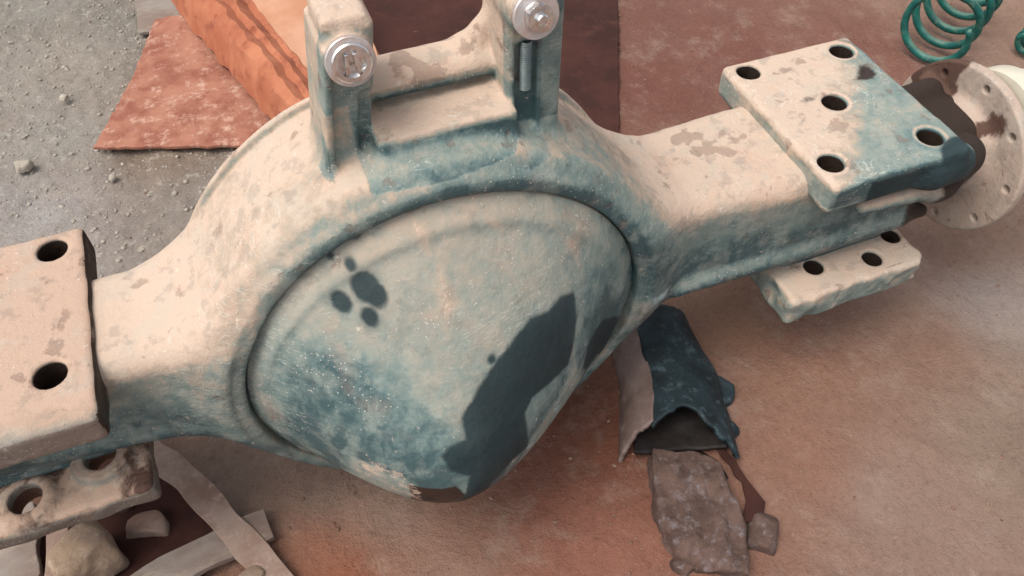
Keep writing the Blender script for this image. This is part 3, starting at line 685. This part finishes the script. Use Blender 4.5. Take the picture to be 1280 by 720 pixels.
def blob(name, c, h, mat, label=None, cat=None, seed=0, rough=.012, parent=None, rot=0, step=.004, r=.006, cuts=5):
    """rough broken lump: a box with planes hacked off"""
    rr_ = np.random.default_rng(seed); cut = []
    for i in range(cuts):
        d_ = rr_.normal(size=3); d_[2] = abs(d_[2]) * .8; d_ /= np.linalg.norm(d_); cut.append((d_, rr_.uniform(.62, .85) * np.abs(d_ * np.array(h)).sum()))
    def fn(P):
        d = rbox(P, (0, 0, 0), h, r)
        for d_, k_ in cut: d = smax(d, d_[0] * P[0] + d_[1] * P[1] + d_[2] * P[2] - k_, .004)
        return d
    V, F = surfnet(fn, [-q - .01 for q in h], [q + .01 for q in h], step)
    V += rough * .35 * np.stack([vnoise(V, 25, seed + q, 3) for q in range(3)], 1)
    ca, sa = math.cos(rot), math.sin(rot); V = np.stack([V[:, 0] * ca - V[:, 1] * sa, V[:, 0] * sa + V[:, 1] * ca, V[:, 2]], 1)
    o = mk(name, V, F, mat, parent, True); o.location = c
    if parent is not None: o.location = Vector(c) - parent.location
    if label: tag(o, label, cat)
    return o
blob('rough_lump', (.256, -.266, GZ - .002), (.052, .088, .026), M_scrapblock, 'rough grey brown lump of scrap below the open end of the torn casting', 'scrap lump', 51, .045, rot=-.35, step=.0025)
slab('bent_strap', [(.322, -.185), (.334, -.19), (.338, -.245), (.345, -.285), (.325, -.310), (.300, -.300), (.322, -.275), (.328, -.25)], GZ + .008, .004, M_brownplate, 'small bent strap beside the rough lump at the bottom', 'metal strap', lambda x, y: .02 * math.sin(x * 30) * 0, seed=8)
# lower left pile
def bar(name, pts, width, t, mat, label, cat, seed=0):
    V = []; pts = [Vector(p) for p in pts]
    # smooth the path
    q = [pts[0]]
    for i in range(len(pts) - 1):
        for k_ in range(1, 9):
            tt = k_ / 8; p0 = pts[max(i - 1, 0)]; p1 = pts[i]; p2 = pts[i + 1]; p3 = pts[min(i + 2, len(pts) - 1)]
            q.append(.5 * ((2 * p1) + (p2 - p0) * tt + (2 * p0 - 5 * p1 + 4 * p2 - p3) * tt ** 2 + (3 * p1 - p0 - 3 * p2 + p3) * tt ** 3))
    sec = [(-.5, 0), (-.5, 1), (-.25, 1.0), (0, 1.0), (.25, 1.0), (.5, 1), (.5, 0)]
    for i, p in enumerate(q):
        tn = (q[min(i + 1, len(q) - 1)] - q[max(i - 1, 0)]).normalized(); sd3 = tn.cross(Vector((0, 0, 1))).normalized()
        wd = width * (1 + .07 * math.sin(i * .9 + seed))
        for a, b in sec: V.append(p + sd3 * a * wd + Vector((0, 0, 1)) * b * t)
    n = len(sec); V = np.array([tuple(v) for v in V]); V += .0014 * np.stack([vnoise(V, 60, seed + k_, 2) for k_ in range(3)], 1)
    o0 = V.mean(0); o0[2] = V[:, 2].min()
    F = [(i * n + j, i * n + (j + 1) % n, (i + 1) * n + (j + 1) % n, (i + 1) * n + j) for i in range(len(q) - 1) for j in range(n)]
    F += [tuple(range(n))[::-1], tuple((len(q) - 1) * n + j for j in range(n))]
    o = mk(name, V - o0, F, mat, None, False); o.location = o0
    m = o.modifiers.new('bevel', 'BEVEL'); m.width = .001; m.segments = 2; m.limit_method = 'ANGLE'
    return tag(o, label, cat)
bar('flat_bar', [(-.43, .13, GZ + .05), (-.385, .055, GZ + .045), (-.345, .0, GZ + .035), (-.305, -.08, GZ + .02), (-.25, -.19, GZ + .004)], .036, .006, M_strip, 'dusty flat steel bar curving from under the clamp plate to the bottom edge', 'steel bar', 3)
bar('flat_bar', [(-.262, -.085, GZ + .008), (-.36, -.100, GZ + .014), (-.47, -.125, GZ + .012)], .044, .010, M_slab, 'wide grey flat bar lying level along the bottom edge beside the stone', 'steel bar', 5)
bar('flat_bar', [(-.490, .09, GZ + .02), (-.505, .01, GZ + .02), (-.515, -.08, GZ + .012)], .026, .008, M_strip, 'short narrow brown bar running to the bottom edge left of the stone', 'steel bar', 7)
bar('flat_bar', [(-.49, .045, GZ + .055), (-.44, .02, GZ + .06), (-.395, .005, GZ + .045)], .03, .006, M_strip, 'small dusty bar end just under the lower clamp plate above the stone', 'steel bar', 9)
slab('pile_shade', [(-.52, .12), (-.41, .11), (-.35, .0), (-.305, -.06), (-.36, -.13), (-.54, -.10)], GZ + .002, .005, M_brownplate, 'dark brown sheet for the shade between the scrap pieces in the bottom left corner', 'steel plate', seed=11)  # dark sheet added for the shade in the gaps of the pile
slab('grey_offcut', [(-.66, .06), (-.535, .05), (-.53, -.05), (-.56, -.12), (-.68, -.10)], GZ + .012, .012, M_slab, 'grey steel offcut in the bottom left corner', 'steel offcut', seed=12)
blob('stone', (-.474, -.062, GZ + .040), (.034, .030, .030), M_stone, 'tan angular stone at the bottom left between the flat bars', 'stone', 61, .020, rot=.4, step=.0025, cuts=9)
# wire and little scraps
def wire(name, pts, r, mat, label, cat):
    cu = bpy.data.curves.new(name, 'CURVE'); cu.dimensions = '3D'; cu.bevel_depth = r; cu.bevel_resolution = 3
    sp = cu.splines.new('BEZIER'); sp.bezier_points.add(len(pts) - 1)
    for b, p in zip(sp.bezier_points, pts): b.co = p; b.handle_left_type = b.handle_right_type = 'AUTO'
    cu.materials.append(mat); o = bpy.data.objects.new(name, cu); COL.objects.link(o)
    return tag(o, label, cat)
for i, (x, y, r, lb) in enumerate([(-.545, .748, .016, 'pale crumpled chip at the left edge of the gravel'), (-.47, .93, .010, 'small pale stone on the gravel near the top left'), (-.40, .66, .009, 'small grey stone left of the rusty pink plate corner')]):
    blob('chip', (x, y, GZ + .008), (r, r * .8, r * .45), M_pebble, lb, 'stone', 70 + i, .006, rot=i, step=.002, r=.002, cuts=8)

# loose dusty shards that trail away from the torn casting and from the pile at the lower left
for i, (x, y, hx_, hy_, hz_, rot, mt, lb) in enumerate([
    (.300, -.215, .016, .030, .008, .5, M_dark, 'dark narrow shard beside the open end of the torn casting'),
    (.318, -.318, .026, .018, .010, .9, M_scrapblock, 'grey brown shard right of the rough lump near the bottom edge'),
    (.214, -.318, .022, .016, .008, .2, M_scrapblock, 'small dusty shard left of the rough lump at the bottom edge'),
    (.378, -.120, .014, .026, .012, -.5, M_scrapteal, 'dark torn scrap sticking out right of the torn casting'),
    (.352, -.172, .013, .018, .012, .3, M_scrapteal, 'small dark scrap below the torn right edge of the casting'),
    (-.300, -.150, .024, .013, .007, .4, M_stone, 'small tan chip at the bottom edge against the curving flat bar'),
    (-.405, -.030, .026, .016, .010, -.3, M_strip, 'dusty fragment on the dark shade sheet right of the stone'),
    (-.428, .018, .020, .013, .012, .8, M_scrapblock, 'brown crumb of scrap under the lower left clamp plate')]):
    blob('scrap_shard', (x, y, GZ + hz_ * .6 + (.010 if x < 0 else 0)), (hx_, hy_, hz_), mt, lb, 'scrap shard', 90 + i, .018, rot=rot, step=.002, r=.002, cuts=8)
